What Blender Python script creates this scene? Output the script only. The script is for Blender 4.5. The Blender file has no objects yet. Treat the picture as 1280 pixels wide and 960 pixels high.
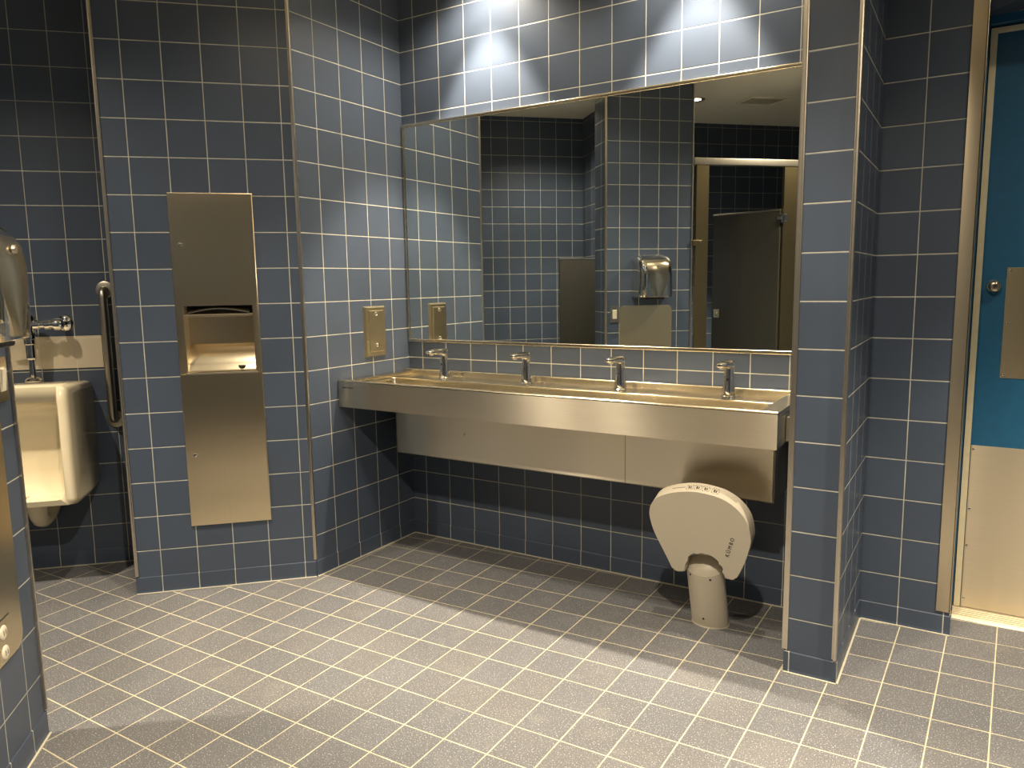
import bpy, bmesh, math, random
from mathutils import Vector, Matrix
random.seed(7)
C = bpy.context.scene.collection
SC = bpy.context.scene
T = 0.1524                      # six inch tile pitch
S2 = math.sqrt(2.0)
ROW0 = 0.1927                   # height of the lowest full grout row
CEIL = 2.82
V = Vector

# ------------------------------------------------------------------ materials
def new_mat(name):
    m = bpy.data.materials.new(name)
    m.use_nodes = True
    nt = m.node_tree
    for n in list(nt.nodes):
        nt.nodes.remove(n)
    out = nt.nodes.new('ShaderNodeOutputMaterial')
    b = nt.nodes.new('ShaderNodeBsdfPrincipled')
    nt.links.new(b.outputs[0], out.inputs[0])
    return m, nt, b

class NB:
    """small node-building helper"""
    def __init__(s, nt): s.nt = nt
    def n(s, t, **kw):
        o = s.nt.nodes.new(t)
        for k, v in kw.items(): setattr(o, k, v)
        return o
    def link(s, a, b): s.nt.links.new(a, b)
    def math(s, op, a, b=None, c=None):
        o = s.n('ShaderNodeMath', operation=op)
        for i, x in enumerate((a, b, c)):
            if x is None: continue
            if hasattr(x, 'links'): s.link(x, o.inputs[i])
            else: o.inputs[i].default_value = x
        return o.outputs[0]
    def mix(s, f, a, b):
        o = s.n('ShaderNodeMix', data_type='RGBA')
        if hasattr(f, 'links'): s.link(f, o.inputs[0])
        else: o.inputs[0].default_value = f
        for i, x in ((6, a), (7, b)):
            if hasattr(x, 'links'): s.link(x, o.inputs[i])
            else: o.inputs[i].default_value = (*x, 1)
        return o.outputs[2]
    def ramp(s, f, lo, hi, a=0.0, b=1.0):
        o = s.n('ShaderNodeMapRange')
        s.link(f, o.inputs[0])
        o.inputs[1].default_value = lo; o.inputs[2].default_value = hi
        o.inputs[3].default_value = a; o.inputs[4].default_value = b
        return o.outputs[0]
    def noise(s, vec, scale, detail=2.0, rough=0.5):
        o = s.n('ShaderNodeTexNoise')
        if vec is not None: s.link(vec, o.inputs['Vector'])
        o.inputs['Scale'].default_value = scale
        o.inputs['Detail'].default_value = detail
        o.inputs['Roughness'].default_value = rough
        return o.outputs[0]

def tile_mat(name, base, grout, gw, rough, var, floor=False):
    m, nt, b = new_mat(name)
    k = NB(nt)
    uv = k.n('ShaderNodeUVMap', uv_map='UVMap').outputs[0]
    sep = k.n('ShaderNodeSeparateXYZ'); k.link(uv, sep.inputs[0])
    def dist(x):
        r = k.math('ROUND', x)
        return k.math('ABSOLUTE', k.math('SUBTRACT', x, r))
    du, dv = dist(sep.outputs[0]), dist(sep.outputs[1])
    d = k.math('MINIMUM', du, dv)
    mask = k.ramp(d, gw * 0.75, gw * 1.25)            # 0 grout, 1 tile
    fl = k.n('ShaderNodeCombineXYZ')
    k.link(k.math('FLOOR', sep.outputs[0]), fl.inputs[0])
    k.link(k.math('FLOOR', sep.outputs[1]), fl.inputs[1])
    wn = k.n('ShaderNodeTexWhiteNoise', noise_dimensions='2D')
    k.link(fl.outputs[0], wn.inputs['Vector'])
    v = k.ramp(wn.outputs[0], 0, 1, 1 - var, 1 + var)
    geo = k.n('ShaderNodeTexCoord').outputs['Object']
    cloud = k.ramp(k.noise(geo, 2.3, 3), 0.3, 0.7, 0.93, 1.07)
    hsv = k.n('ShaderNodeHueSaturation')
    hsv.inputs['Color'].default_value = (*base, 1)
    k.link(k.math('MULTIPLY', v, cloud), hsv.inputs['Value'])
    col = hsv.outputs[0]
    if floor:
        # stoneware: warm / cool drift between tiles, pale flecks, worn dust
        warm = k.mix(k.ramp(wn.outputs[1], 0.2, 0.8), (0.94, 0.98, 1.08), (1.07, 1.0, 0.92))
        mm = k.n('ShaderNodeMix', data_type='RGBA', blend_type='MULTIPLY')
        mm.inputs[0].default_value = 0.35
        k.link(col, mm.inputs[6]); k.link(warm, mm.inputs[7])
        col = mm.outputs[2]
        grain = k.ramp(k.noise(geo, 260, 2), 0.3, 0.7, 0.72, 1.28)
        gm = k.n('ShaderNodeMix', data_type='RGBA', blend_type='MULTIPLY')
        gm.inputs[0].default_value = 1.0
        k.link(col, gm.inputs[6]); k.link(grain, gm.inputs[7])
        col = gm.outputs[2]
        speck = k.ramp(k.noise(geo, 240, 1), 0.635, 0.69)
        col = k.mix(k.math('MULTIPLY', speck, 0.6), col, (0.62, 0.62, 0.62))
        dust = k.ramp(k.noise(geo, 7, 5, 0.65), 0.56, 0.75, 0, 0.22)
        col = k.mix(dust, col, (0.28, 0.265, 0.225))
    gn = k.ramp(k.noise(geo, 14, 3), 0.3, 0.7, 0.75, 1.1)
    gh = k.n('ShaderNodeHueSaturation'); gh.inputs['Color'].default_value = (*grout, 1)
    k.link(gn, gh.inputs['Value'])
    k.link(k.mix(mask, gh.outputs[0], col), b.inputs['Base Color'])
    k.link(k.ramp(mask, 0, 1, 0.85, rough), b.inputs['Roughness'])
    hgt = k.math('ADD', k.math('MULTIPLY', k.ramp(d, gw * 0.6, gw * 2.2), 1.0),
                 k.math('MULTIPLY', k.noise(geo, 90 if floor else 22, 2), 0.25 if floor else 0.1))
    bp = k.n('ShaderNodeBump'); bp.inputs['Strength'].default_value = 0.35
    bp.inputs['Distance'].default_value = 0.002
    k.link(hgt, bp.inputs['Height']); k.link(bp.outputs[0], b.inputs['Normal'])
    b.inputs['Specular IOR Level'].default_value = 0.4
    return m

def plain(name, col, rough=0.5, metal=0.0, noise=0.05, bump=0.0, scale=30, spec=0.5, coat=0.0):
    m, nt, b = new_mat(name)
    k = NB(nt)
    geo = k.n('ShaderNodeTexCoord').outputs['Object']
    nz = k.noise(geo, scale, 3)
    h = k.n('ShaderNodeHueSaturation'); h.inputs['Color'].default_value = (*col, 1)
    k.link(k.ramp(nz, 0.3, 0.7, 1 - noise, 1 + noise), h.inputs['Value'])
    k.link(h.outputs[0], b.inputs['Base Color'])
    b.inputs['Roughness'].default_value = rough
    b.inputs['Metallic'].default_value = metal
    b.inputs['Specular IOR Level'].default_value = spec
    b.inputs['Coat Weight'].default_value = coat
    if bump:
        bp = k.n('ShaderNodeBump'); bp.inputs['Strength'].default_value = bump
        bp.inputs['Distance'].default_value = 0.002
        k.link(nz, bp.inputs['Height']); k.link(bp.outputs[0], b.inputs['Normal'])
    return m

def brushed(name, col, rough, along, aniso=0.75, streak=0.05):
    """brushed steel; along = 'h' (grain runs sideways) or 'v' (grain runs up)"""
    m, nt, b = new_mat(name)
    k = NB(nt)
    uv = k.n('ShaderNodeUVMap', uv_map='UVMap').outputs[0]
    mp = k.n('ShaderNodeMapping')
    mp.inputs['Scale'].default_value = (1.5, 220, 1) if along == 'h' else (220, 1.5, 1)
    k.link(uv, mp.inputs[0])
    nz = k.noise(mp.outputs[0], 3.0, 3)
    h = k.n('ShaderNodeHueSaturation'); h.inputs['Color'].default_value = (*col, 1)
    k.link(k.ramp(nz, 0.25, 0.75, 1 - streak, 1 + streak), h.inputs['Value'])
    k.link(h.outputs[0], b.inputs['Base Color'])
    b.inputs['Metallic'].default_value = 1.0
    k.link(k.ramp(nz, 0.25, 0.75, rough * 0.98, rough * 1.02), b.inputs['Roughness'])
    b.inputs['Anisotropic'].default_value = aniso
    tg = k.n('ShaderNodeTangent', direction_type='UV_MAP', uv_map='UVMap')
    k.link(tg.outputs[0], b.inputs['Tangent'])
    b.inputs['Anisotropic Rotation'].default_value = 0.25 if along == 'h' else 0.0
    return m

M = {}
M['tile'] = tile_mat('blue_wall_tile', (0.060, 0.078, 0.114), (0.50, 0.49, 0.41), 0.0115, 0.36, 0.07)
M['cream_tile'] = tile_mat('cream_wall_tile', (0.62, 0.54, 0.40), (0.66, 0.60, 0.48), 0.009, 0.3, 0.03)
M['floor'] = tile_mat('grey_floor_tile', (0.116, 0.116, 0.120), (0.54, 0.49, 0.34), 0.0125, 0.62, 0.06, True)
M['ceiling'] = plain('painted_ceiling', (0.88, 0.83, 0.69), 0.9, noise=0.02)
M['steel'] = brushed('brushed_steel', (0.80, 0.72, 0.58), 0.36, 'h', 1.0)
M['steel_v'] = brushed('brushed_steel_upright', (0.90, 0.76, 0.52), 0.35, 'v', 1.0, 0.025)
M['steel_plate'] = brushed('worn_steel_plate', (0.60, 0.52, 0.385), 0.36, 'h', 0.95)
M['steel_dark'] = brushed('soft_steel', (0.74, 0.66, 0.50), 0.20, 'h', 0.35)
M['bronze'] = brushed('warm_steel', (0.36, 0.285, 0.155), 0.34, 'v', 0.5)
M['guard'] = brushed('scuffed_guard_steel', (0.66, 0.56, 0.40), 0.22, 'h', 0.7)
M['steel_panel'] = brushed('smooth_steel', (0.96, 0.87, 0.71), 0.32, 'h', 1.0, 0.02)
M['trim'] = plain('trim_metal', (0.66, 0.60, 0.50), 0.28, 1.0, 0.04)
M['polished'] = plain('polished_steel', (0.70, 0.62, 0.46), 0.20, 1.0, 0.03)
M['plate_metal'] = plain('gold_lit_plate', (0.78, 0.67, 0.44), 0.30, 1.0, 0.03)
M['steel_dull'] = brushed('dull_steel_plate', (0.78, 0.65, 0.42), 0.24, 'h', 0.6)
M['chrome'] = plain('chrome', (0.82, 0.80, 0.76), 0.06, 1.0, 0.0)
M['satin'] = plain('satin_tube', (0.60, 0.54, 0.43), 0.36, 1.0, 0.03)
M['mirror'] = plain('mirror_glass', (0.86, 0.89, 0.85), 0.0, 1.0, 0.0)
M['black'] = plain('black_plastic', (0.012, 0.012, 0.013), 0.5)
M['porcelain'] = plain('porcelain', (0.86, 0.75, 0.52), 0.16, 0.0, 0.015, coat=0.3)
M['seat_plastic'] = plain('seat_plastic', (0.58, 0.52, 0.41), 0.42, 0.0, 0.02, 0.05, 200)
M['pale_plastic'] = plain('pale_plastic', (0.75, 0.69, 0.55), 0.4)
M['seal'] = plain('cream_seal', (0.80, 0.70, 0.46), 0.35)
M['teal'] = plain('teal_paint', (0.014, 0.102, 0.205), 0.34, 0.0, 0.05)
M['grey_panel'] = plain('grey_partition', (0.042, 0.040, 0.032), 0.42, 0.0, 0.04)
M['sill'] = plain('ribbed_sill', (0.50, 0.43, 0.29), 0.45, 0.35, 0.08)
M['caulk'] = plain('caulk', (0.50, 0.46, 0.35), 0.8)
M['mark_shade'] = plain('dark_marks_and_shade', (0.03, 0.03, 0.03), 0.8)  # near-black for seams and print, also for shade painted in the towel slot
def emit(name, col, st):
    m, nt, b = new_mat(name)
    b.inputs['Emission Color'].default_value = (*col, 1)
    b.inputs['Emission Strength'].default_value = st
    b.inputs['Base Color'].default_value = (*col, 1)
    return m
M['lens'] = emit('lamp_lens', (1.0, 0.84, 0.58), 18.0)

# ------------------------------------------------------------------ geometry helpers
class MB:
    def __init__(s, F=None):
        s.bm = bmesh.new(); s.F = F or Matrix.Identity(4)
        s.mi = 0
    def _v(s, p): return s.bm.verts.new(s.F @ V(p))
    def _f(s, vs):
        try:
            f = s.bm.faces.new(vs); f.material_index = s.mi; return f
        except ValueError: return None
    def box(s, a, b, bev=0.0, seg=2):
        x0, y0, z0 = (min(a[i], b[i]) for i in range(3)); x1, y1, z1 = (max(a[i], b[i]) for i in range(3))
        vs = [s._v(p) for p in ((x0,y0,z0),(x1,y0,z0),(x1,y1,z0),(x0,y1,z0),(x0,y0,z1),(x1,y0,z1),(x1,y1,z1),(x0,y1,z1))]
        fs = [s._f([vs[i] for i in q]) for q in ((0,3,2,1),(4,5,6,7),(0,1,5,4),(1,2,6,5),(2,3,7,6),(3,0,4,7))]
        if bev:
            es = list({e for f in fs for e in f.edges})
            bmesh.ops.bevel(s.bm, geom=es, offset=bev, segments=seg, profile=0.5, affect='EDGES')
        return s
    def prism(s, poly, axis, d0, d1, bev=0.0, seg=2):
        """extrude a closed 2D outline. axis 'y': outline is (x,z); 'x': (y,z); 'z': (x,y)"""
        def P(p, d):
            return {'y': (p[0], d, p[1]), 'x': (d, p[0], p[1]), 'z': (p[0], p[1], d)}[axis]
        A = [s._v(P(p, d0)) for p in poly]; B = [s._v(P(p, d1)) for p in poly]
        n = len(poly); fs = [s._f(A), s._f(B[::-1])]
        for i in range(n): s._f([A[i], B[i], B[(i+1) % n], A[(i+1) % n]])
        if bev:
            es = list({e for f in fs for e in f.edges})
            bmesh.ops.bevel(s.bm, geom=es, offset=bev, segments=seg, profile=0.5, affect='EDGES')
        return s
    def loft(s, rings, cap=True, closed=True):
        R = [[s._v(p) for p in r] for r in rings]
        n = len(R[0])
        for a, b in zip(R[:-1], R[1:]):
            for i in range(n if closed else n - 1):
                j = (i + 1) % n
                s._f([a[i], a[j], b[j], b[i]])
        if cap and closed:
            s._f(R[0][::-1]); s._f(R[-1])
        return s
    def cyl(s, a, b, r, r2=None, n=24, cap=True):
        return s.tube([a, b], [r, r if r2 is None else r2], n, cap)
    def tube(s, path, radii, n=20, cap=True, flat=None):
        path = [V(p) for p in path]
        if not isinstance(radii, (list, tuple)): radii = [radii] * len(path)
        rings = []
        ref = None
        for i, p in enumerate(path):
            t = (path[min(i+1, len(path)-1)] - path[max(i-1, 0)]).normalized()
            if ref is None:
                ref = V((0, 0, 1)) if abs(t.z) < 0.9 else V((1, 0, 0))
            x = (ref - t * ref.dot(t)).normalized(); ref = x
            y = t.cross(x)
            r = radii[i]
            rx, ry = r if isinstance(r, tuple) else (r, r)
            rings.append([p + x * rx * math.cos(2*math.pi*k/n) + y * ry * math.sin(2*math.pi*k/n) for k in range(n)])
        return s.loft(rings, cap)
    def lathe(s, prof, c=(0,0,0), axis='z', n=32):
        """prof: list of (r, h)"""
        rings = []
        for r, h in prof:
            ring = []
            for k in range(n):
                a = 2*math.pi*k/n; x, y = r*math.cos(a), r*math.sin(a)
                p = {'z': (x, y, h), 'y': (x, h, y), 'x': (h, x, y)}[axis]
                ring.append((c[0]+p[0], c[1]+p[1], c[2]+p[2]))
            rings.append(ring)
        return s.loft(rings)
    def build(s, name, mat, parent=None, smooth=None, mods=None):
        bm = s.bm
        bmesh.ops.recalc_face_normals(bm, faces=bm.faces)
        uvl = bm.loops.layers.uv.new('UVMap') if 'UVMap' not in bm.loops.layers.uv else bm.loops.layers.uv['UVMap']
        Fi = s.F.to_3x3().inverted()
        Fl = s.F.inverted()
        for f in bm.faces:
            nl = Fi @ f.normal
            ax = max(range(3), key=lambda i: abs(nl[i]))
            for l in f.loops:
                p = Fl @ l.vert.co
                l[uvl].uv = ((p.x, p.z) if ax == 1 else (p.y, p.z) if ax == 0 else (p.x, p.y))
        return finish(bm, name, mat, parent, smooth)

def finish(bm, name, mat, parent=None, smooth=None):
    me = bpy.data.meshes.new(name)
    if smooth:
        for f in bm.faces: f.smooth = True
        lim = math.radians(smooth)
        for e in bm.edges:
            if len(e.link_faces) == 2 and e.calc_face_angle(0) > lim: e.smooth = False
    bm.to_mesh(me); bm.free()
    for mm in (mat if isinstance(mat, (list, tuple)) else [mat]): me.materials.append(mm)
    o = bpy.data.objects.new(name, me); C.objects.link(o)
    if smooth:
        wn = o.modifiers.new('WeightedNormal', 'WEIGHTED_NORMAL'); wn.keep_sharp = True
    if parent: o.parent = parent; o.matrix_parent_inverse = world(parent).inverted()
    return o

def world(o):
    m = o.matrix_basis.copy()
    if o.parent: m = world(o.parent) @ o.matrix_parent_inverse @ m
    return m

def thing(name, label, cat, loc=(0,0,0), group=None):
    o = bpy.data.objects.new(name, None); C.objects.link(o)
    o.location = loc; o.empty_display_size = 0.05
    o['label'] = label; o['category'] = cat
    if group: o['group'] = group
    return o
def struct(o, label=None, cat=None):
    o['kind'] = 'structure'
    if label: o['label'] = label
    if cat: o['category'] = cat
    return o

def frame_mat(o, u, n):
    u, n = V((*u, 0)), V((*n, 0))
    return Matrix(((u.x, n.x, 0, o[0]), (u.y, n.y, 0, o[1]), (0, 0, 1, 0), (0, 0, 0, 1)))
R2 = 1 / S2
F_DIS = frame_mat((0, -0.719), (-R2, -R2), (R2, -R2))            # angled wall with the towel unit
F_URI = frame_mat((0 - 0.4585*R2, -0.719 + 0.4585*R2), (-R2, -R2), (R2, -R2))   # alcove wall behind it
F_DRY = frame_mat((0.21, -2.017), (R2, -R2), (R2, R2))           # wall with the hand dryer
F_LEFT = frame_mat((0, 0), (0, -1), (1, 0))
F_BACK = Matrix.Identity(4)

# ------------------------------------------------------------------ tiled walls
def tile_slab(bm, uvl, a, b, z0, z1, uo, thick, rowo=ROW0, udir=None):
    """slab from a to b (plan), visible face on the side to the right of... given by thick vector"""
    a, b = V((a[0], a[1], 0)), V((b[0], b[1], 0)); t = V((*thick, 0))
    L = (b - a).length; d = (b - a) / L
    pts = [a, b, b + t, a + t]
    lo = [bm.verts.new((p.x, p.y, z0)) for p in pts]; hi = [bm.verts.new((p.x, p.y, z1)) for p in pts]
    fs = [bm.faces.new([lo[0], lo[1], hi[1], hi[0]]), bm.faces.new([lo[1], lo[2], hi[2], hi[1]]),
          bm.faces.new([lo[2], lo[3], hi[3], hi[2]]), bm.faces.new([lo[3], lo[0], hi[0], hi[3]]),
          bm.faces.new(lo[::-1]), bm.faces.new(hi)]
    for f in fs:
        for l in f.loops:
            p = l.vert.co
            q = V((p.x, p.y, 0)) - a
            u = q.dot(d); w = q.dot(t.normalized())
            l[uvl].uv = ((u + w) / T - uo, (p.z - rowo) / T)
def tile_wall(name, segs, mat=None, z0=0.0, z1=CEIL, rowo=ROW0):
    bm = bmesh.new(); uvl = bm.loops.layers.uv.new('UVMap')
    for a, b, uo, thick in segs:
        tile_slab(bm, uvl, a, b, z0, z1, uo, thick, rowo)
    bmesh.ops.recalc_face_normals(bm, faces=bm.faces)
    return struct(finish(bm, name, mat or M['tile']))
def fpt(F, s, y=0):
    p = F @ V((s, y, 0)); return (p.x, p.y)

tile_wall('wall_back', [((0, 0), (2.04, 0), 0.5827, (0, 0.1))])
tile_wall('wall_left', [((0, 0), (0, -0.719), 0.827, (-0.09, 0))])
LD = 0.762
tile_wall('wall_angled', [(fpt(F_DIS, 0), fpt(F_DIS, LD), 0.32, (-0.1*R2, 0.1*R2)),
                          (fpt(F_DIS, LD-0.002, -0.02), fpt(F_DIS, LD-0.002, -0.4585), 0.5, (0.1*R2, 0.1*R2))])
far_d = (4.1 - 1.807 ) / S2
tile_wall('wall_alcove', [(fpt(F_URI, 0.70), fpt(F_URI, 2.45), 0.70/T*-1 + 0.95 - 1, (-0.1*R2, 0.1*R2))])
# dryer wall: front face, end return, wall beyond the stall, far wall and the stall side wall
DL = 0.672; DT = 0.24
tile_wall('wall_dryer', [(fpt(F_DRY, 0), fpt(F_DRY, DL), 0.68, (-DT*R2, -DT*R2))])
tile_wall('wall_side', [(fpt(F_DRY, 0.37, -DT), fpt(F_DRY, 0.37, -far_d), 0.4, (0.1*R2, -0.1*R2))])
tile_wall('wall_far', [(fpt(F_DRY, -1.62, -far_d), fpt(F_DRY, 3.0, -far_d), 0.1 - (1.58-1.62)/T + 0.0, (-0.1*R2, -0.1*R2))])
tile_wall('wall_stall', [(fpt(F_DRY, 3.0, -far_d), fpt(F_DRY, 3.0, -0.1), 0.3, (0.1*R2, -0.1*R2))])
tile_wall('wall_rear', [(fpt(F_DRY, 1.70), fpt(F_DRY, 5.35), 0.3, (-0.1*R2, -0.1*R2))])
tile_wall('wall_right', [((3.9, -5.85), (3.9, 0.05), 0.3, (0.1, 0))])
# pillar between the sinks and the door
PX0, PX1, PY = 2.041, 2.198, -0.522
tile_wall('wall_pillar', [((PX0, PY), (PX1, PY), 0.012, (0, 0.60))])
bm = bmesh.new(); uvl = bm.loops.layers.uv.new('UVMap')
tile_wall('wall_door_side', [((PX1, 0.05), (2.507, 0.05), (2.336-PX1)/T, (0, 0.33))])
tile_wall('wall_door_far', [((3.47, 0.05), (3.9, 0.05), 0.4, (0, 0.33))])
tile_wall('wall_door_head', [((2.507, 0.05), (3.47, 0.05), 0.2, (0, 0.33))], z0=2.262)

# cream accent row behind the urinal
tile_wall('trim_1', [(fpt(F_URI, 0.945, 0.004), fpt(F_URI, 1.95, 0.004), -(0.945/T) + 5.95 , (-0.01*R2, 0.01*R2))],
          M['cream_tile'], 0.9655, 1.1165, ROW0 + 0.0)

# floor: the laid grid is slightly out of square, so its texture coordinates are solved from it
bm = bmesh.new(); uvl = bm.loops.layers.uv.new('UVMap')
def floor_uv(x, y):
    x, y = x / T, y / T
    p, q = x - 3.35, y + 7.45
    for _ in range(12):
        fx = 3.3495 + 0.98710*p - 0.03151*q + 0.0051*p*q - x
        fy = -7.45097 + 0.02892*p + 1.00994*q + 0.00358*p*q - y
        a, b_, c_, d_ = 0.98710 + 0.0051*q, -0.03151 + 0.0051*p, 0.02892 + 0.00358*q, 1.00994 + 0.00358*p
        det = a*d_ - b_*c_
        p -= (d_*fx - b_*fy)/det; q -= (-c_*fx + a*fy)/det
    return p, q
NX, NY = 34, 34
X0, X1, Y0, Y1 = -2.2, 4.0, -5.9, 0.5
grid = [[bm.verts.new((X0+(X1-X0)*i/NX, Y0+(Y1-Y0)*j/NY, 0)) for j in range(NY+1)] for i in range(NX+1)]
def cl(v, a, b): return max(a, min(b, v))
for i in range(NX):
    for j in range(NY):
        f = bm.faces.new([grid[i][j], grid[i+1][j], grid[i+1][j+1], grid[i][j+1]])
        for l in f.loops: l[uvl].uv = floor_uv(l.vert.co.x, l.vert.co.y)
struct(finish(bm, 'floor', M['floor']))
cm = MB().box((X0-0.1, Y0-0.1, CEIL), (X1+0.1, Y1+0.1, CEIL+0.08)); struct(cm.build('ceiling', M['ceiling']))

# cove-base tiles and the caulk line they sit on
def base(name, F, s0, s1, uo, y=0.0):
    bm = bmesh.new(); uvl = bm.loops.layers.uv.new('UVMap')
    prof = [(-0.01, 0.0), (0.0090, 0.0), (0.0060, 0.004), (0.0045, 0.012), (0.0040, 0.072), (0.0025, 0.0745), (-0.01, 0.0745)]
    A = [bm.verts.new(F @ V((s0, y+p[0], p[1]))) for p in prof]; B = [bm.verts.new(F @ V((s1, y+p[0], p[1]))) for p in prof]
    n = len(prof)
    fs = [bm.faces.new(A), bm.faces.new(B[::-1])] + [bm.faces.new([A[i], B[i], B[(i+1)%n], A[(i+1)%n]]) for i in range(n)]
    Fi = F.inverted()
    for f in fs:
        for l in f.loops:
            p = Fi @ l.vert.co
            l[uvl].uv = (p.x / T - uo, 0.5 + (p.z - 0.037) / 0.0815)
    bmesh.ops.recalc_face_normals(bm, faces=bm.faces)
    o = struct(finish(bm, name, M['tile']))
    cb = MB(F); cb.box((s0, y+0.004, 0.0), (s1, y+0.0125, 0.0035), 0.001); cb.build('caulk_line', M['caulk'], o)
    return o
F_FRONT = frame_mat((0, 0), (-1, 0), (0, -1))
base('baseboard_back', F_FRONT, -2.04, 0, -0.5827 % 1)
base('baseboard_left', F_LEFT, 0, 0.719, 0.827)
base('baseboard_angled', F_DIS, 0.0, LD + 0.004, 0.32)
base('baseboard_alcove', F_URI, 0.70, 2.4, 0.95)
base('baseboard_dryer', F_DRY, -0.004, DL, 0.68)
F_PF = frame_mat((0, PY), (-1, 0), (0, -1))
base('baseboard_pillar', F_PF, -PX1 - 0.006, -PX0 + 0.006, -(2.053/T) % 1)
F_PR = frame_mat((PX1, 0), (0, 1), (1, 0))
F_PR2 = Matrix(((0, 1, 0, PX1), (1, 0, 0, 0), (0, 0, 1, 0), (0, 0, 0, 1)))
base('baseboard_pillar_side', F_PR2, PY - 0.006, 0.05, 0.55)
F_DS = frame_mat((0, 0.05), (-1, 0), (0, -1))
base('baseboard_door', F_DS, -2.512, -PX1, -(2.336/T) % 1)
F_PL2 = Matrix(((0, -1, 0, PX0), (1, 0, 0, 0), (0, 0, 1, 0), (0, 0, 0, 1)))
base('baseboard_pillar_inner', F_PL2, PY - 0.006, 0.0, 0.55)

# metal corner trims
def corner(name, x, y, ang, z0=0.08, z1=CEIL, w=0.011, mat='trim'):
    F = Matrix.Translation((x, y, 0)) @ Matrix.Rotation(ang, 4, 'Z')
    m = MB(F); m.box((-w, -0.004, z0), (w*0.4, 0.006, z1), 0.0025); m.box((-w*0.2, -w*0.35, z0), (w*0.5, w, z1), 0.0025)
    return struct(m.build(name, M[mat], smooth=40))
corner('trim_2', 0.0, -0.719, math.radians(22), w=0.010)
p = fpt(F_DIS, LD); corner('trim_3', p[0], p[1], math.radians(225), w=0.009)
p = fpt(F_DRY, 0); corner('trim_4', p[0], p[1], math.radians(-45), w=0.010)
p = fpt(F_DRY, DL); corner('trim_5', p[0], p[1], math.radians(-135), w=0.010)
corner('trim_6', PX0, PY, 0.0, w=0.013)
corner('trim_7', PX1, PY, math.radians(90), w=0.012)
# tall steel guard on the edge of the door-side wall
g = MB(); g.box((2.462, 0.0445, 0.088), (2.509, 0.052, 2.6), 0.002); g.box((2.503, 0.0445, 0.088), (2.510, 0.12, 2.6), 0.002)
struct(g.build('trim_8', M['guard'], smooth=40))

# ------------------------------------------------------------------ the blue door
door = struct(thing('door_1', 'teal blue steel door with brushed kick plate and push plate', 'door', (3.0, 0.33, 0)))
DY = 0.33
f = MB()
f.box((2.485, 0.295, 0.0), (2.5125, 0.38, 2.335), 0.002); f.box((3.452, 0.295, 0.0), (3.48, 0.38, 2.335), 0.002)
f.box((2.5125, 0.295, 2.232), (3.452, 0.38, 2.335), 0.002)
f.box((2.5125, 0.345, 0.0), (2.522, 0.38, 2.232)); 
f.build('door_frame', M['teal'], door, 40)
MB().box((2.517, DY, 0.012), (3.447, DY+0.045, 2.224), 0.002).build('door_leaf', M['teal'], door, 40)
e = MB(); e.box((2.516, DY-0.004, 0.012), (2.538, DY+0.02, 2.226), 0.0015); e.box((2.538, DY-0.004, 2.205), (3.447, DY+0.02, 2.226), 0.0015)
e.build('edge_trim', M['seal'], door, 40)
kp = MB().box((2.5395, DY-0.003, 0.014), (3.43, DY, 0.676), 0.001).build('kick_plate', M['steel_plate'], door, 40)
for z in (0.05, 0.27, 0.42, 0.66):
    MB().lathe([(0.0008, -0.0035), (0.004, -0.003), (0.005, 0.0)], (2.549, DY-0.003, z), 'y', 12).build('screw', M['chrome'], kp, 40)
pp = MB().box((2.617, DY-0.003, 0.945), (2.77, DY, 1.360), 0.001).build('push_plate', M['steel_dull'], door, 40)
for z in (0.957, 1.152, 1.348):
    for x in (2.627, 2.760):
        MB().lathe([(0.0008, -0.0035), (0.004, -0.003), (0.005, 0.0)], (x, DY-0.003, z), 'y', 12).build('screw', M['chrome'], pp, 40)
lk = MB().lathe([(0.001, -0.040), (0.013, -0.040), (0.0165, -0.038), (0.0215, -0.032), (0.0245, -0.012), (0.026, 0.0)], (2.579, DY, 1.291), 'y', 36).build('lock_cylinder', M['polished'], door, 35)
MB().box((2.5775, DY-0.0425, 1.284), (2.5805, DY-0.0395, 1.298)).build('keyhole', M['black'], lk)
sl = MB()
prof = [(0.222, 0.0), (0.228, 0.006)]
y = 0.236
while y < 0.36:
    prof += [(y, 0.012), (y+0.011, 0.012), (y+0.013, 0.009), (y+0.017, 0.009)]; y += 0.019
prof += [(0.372, 0.012), (0.372, 0.0)]
sl.prism(prof, 'x', 2.513, 3.452)
struct(sl.build('threshold', M['sill']), 'ribbed metal threshold under the blue door', 'threshold')

# ------------------------------------------------------------------ mirror
mir = thing('wall_mirror', 'wide steel-framed mirror above the trough sink', 'mirror', (1.0, -0.004, 1.58))
MX0, MX1, MZ0, MZ1 = 0.004, 2.034, 1.036, 2.128
MB().box((MX0+0.008, -0.008, MZ0+0.008), (MX1-0.008, -0.001, MZ1-0.008)).build('mirror_glass', M['mirror'], mir)
for a, b in (((MX0, -0.013, MZ1-0.016), (MX1, -0.0005, MZ1)), ((MX0, -0.013, MZ0), (MX1, -0.0005, MZ0+0.016)),
             ((MX0, -0.013, MZ0+0.016), (MX0+0.014, -0.0005, MZ1-0.016)), ((MX1-0.014, -0.013, MZ0+0.016), (MX1, -0.0005, MZ1-0.016))):
    MB().box(a, b, 0.0035, 3).build('frame_rail', M['polished'], mir, 50)

# ------------------------------------------------------------------ trough sink
sink = thing('trough_sink', 'long brushed steel trough sink with four faucets under the mirror', 'sink', (1.0, -0.27, 0.77))
SX0, SX1, SY, SZ0, SZ1 = 0.004, 1.992, -0.530, 0.768, 0.893
ap = MB()
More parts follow.
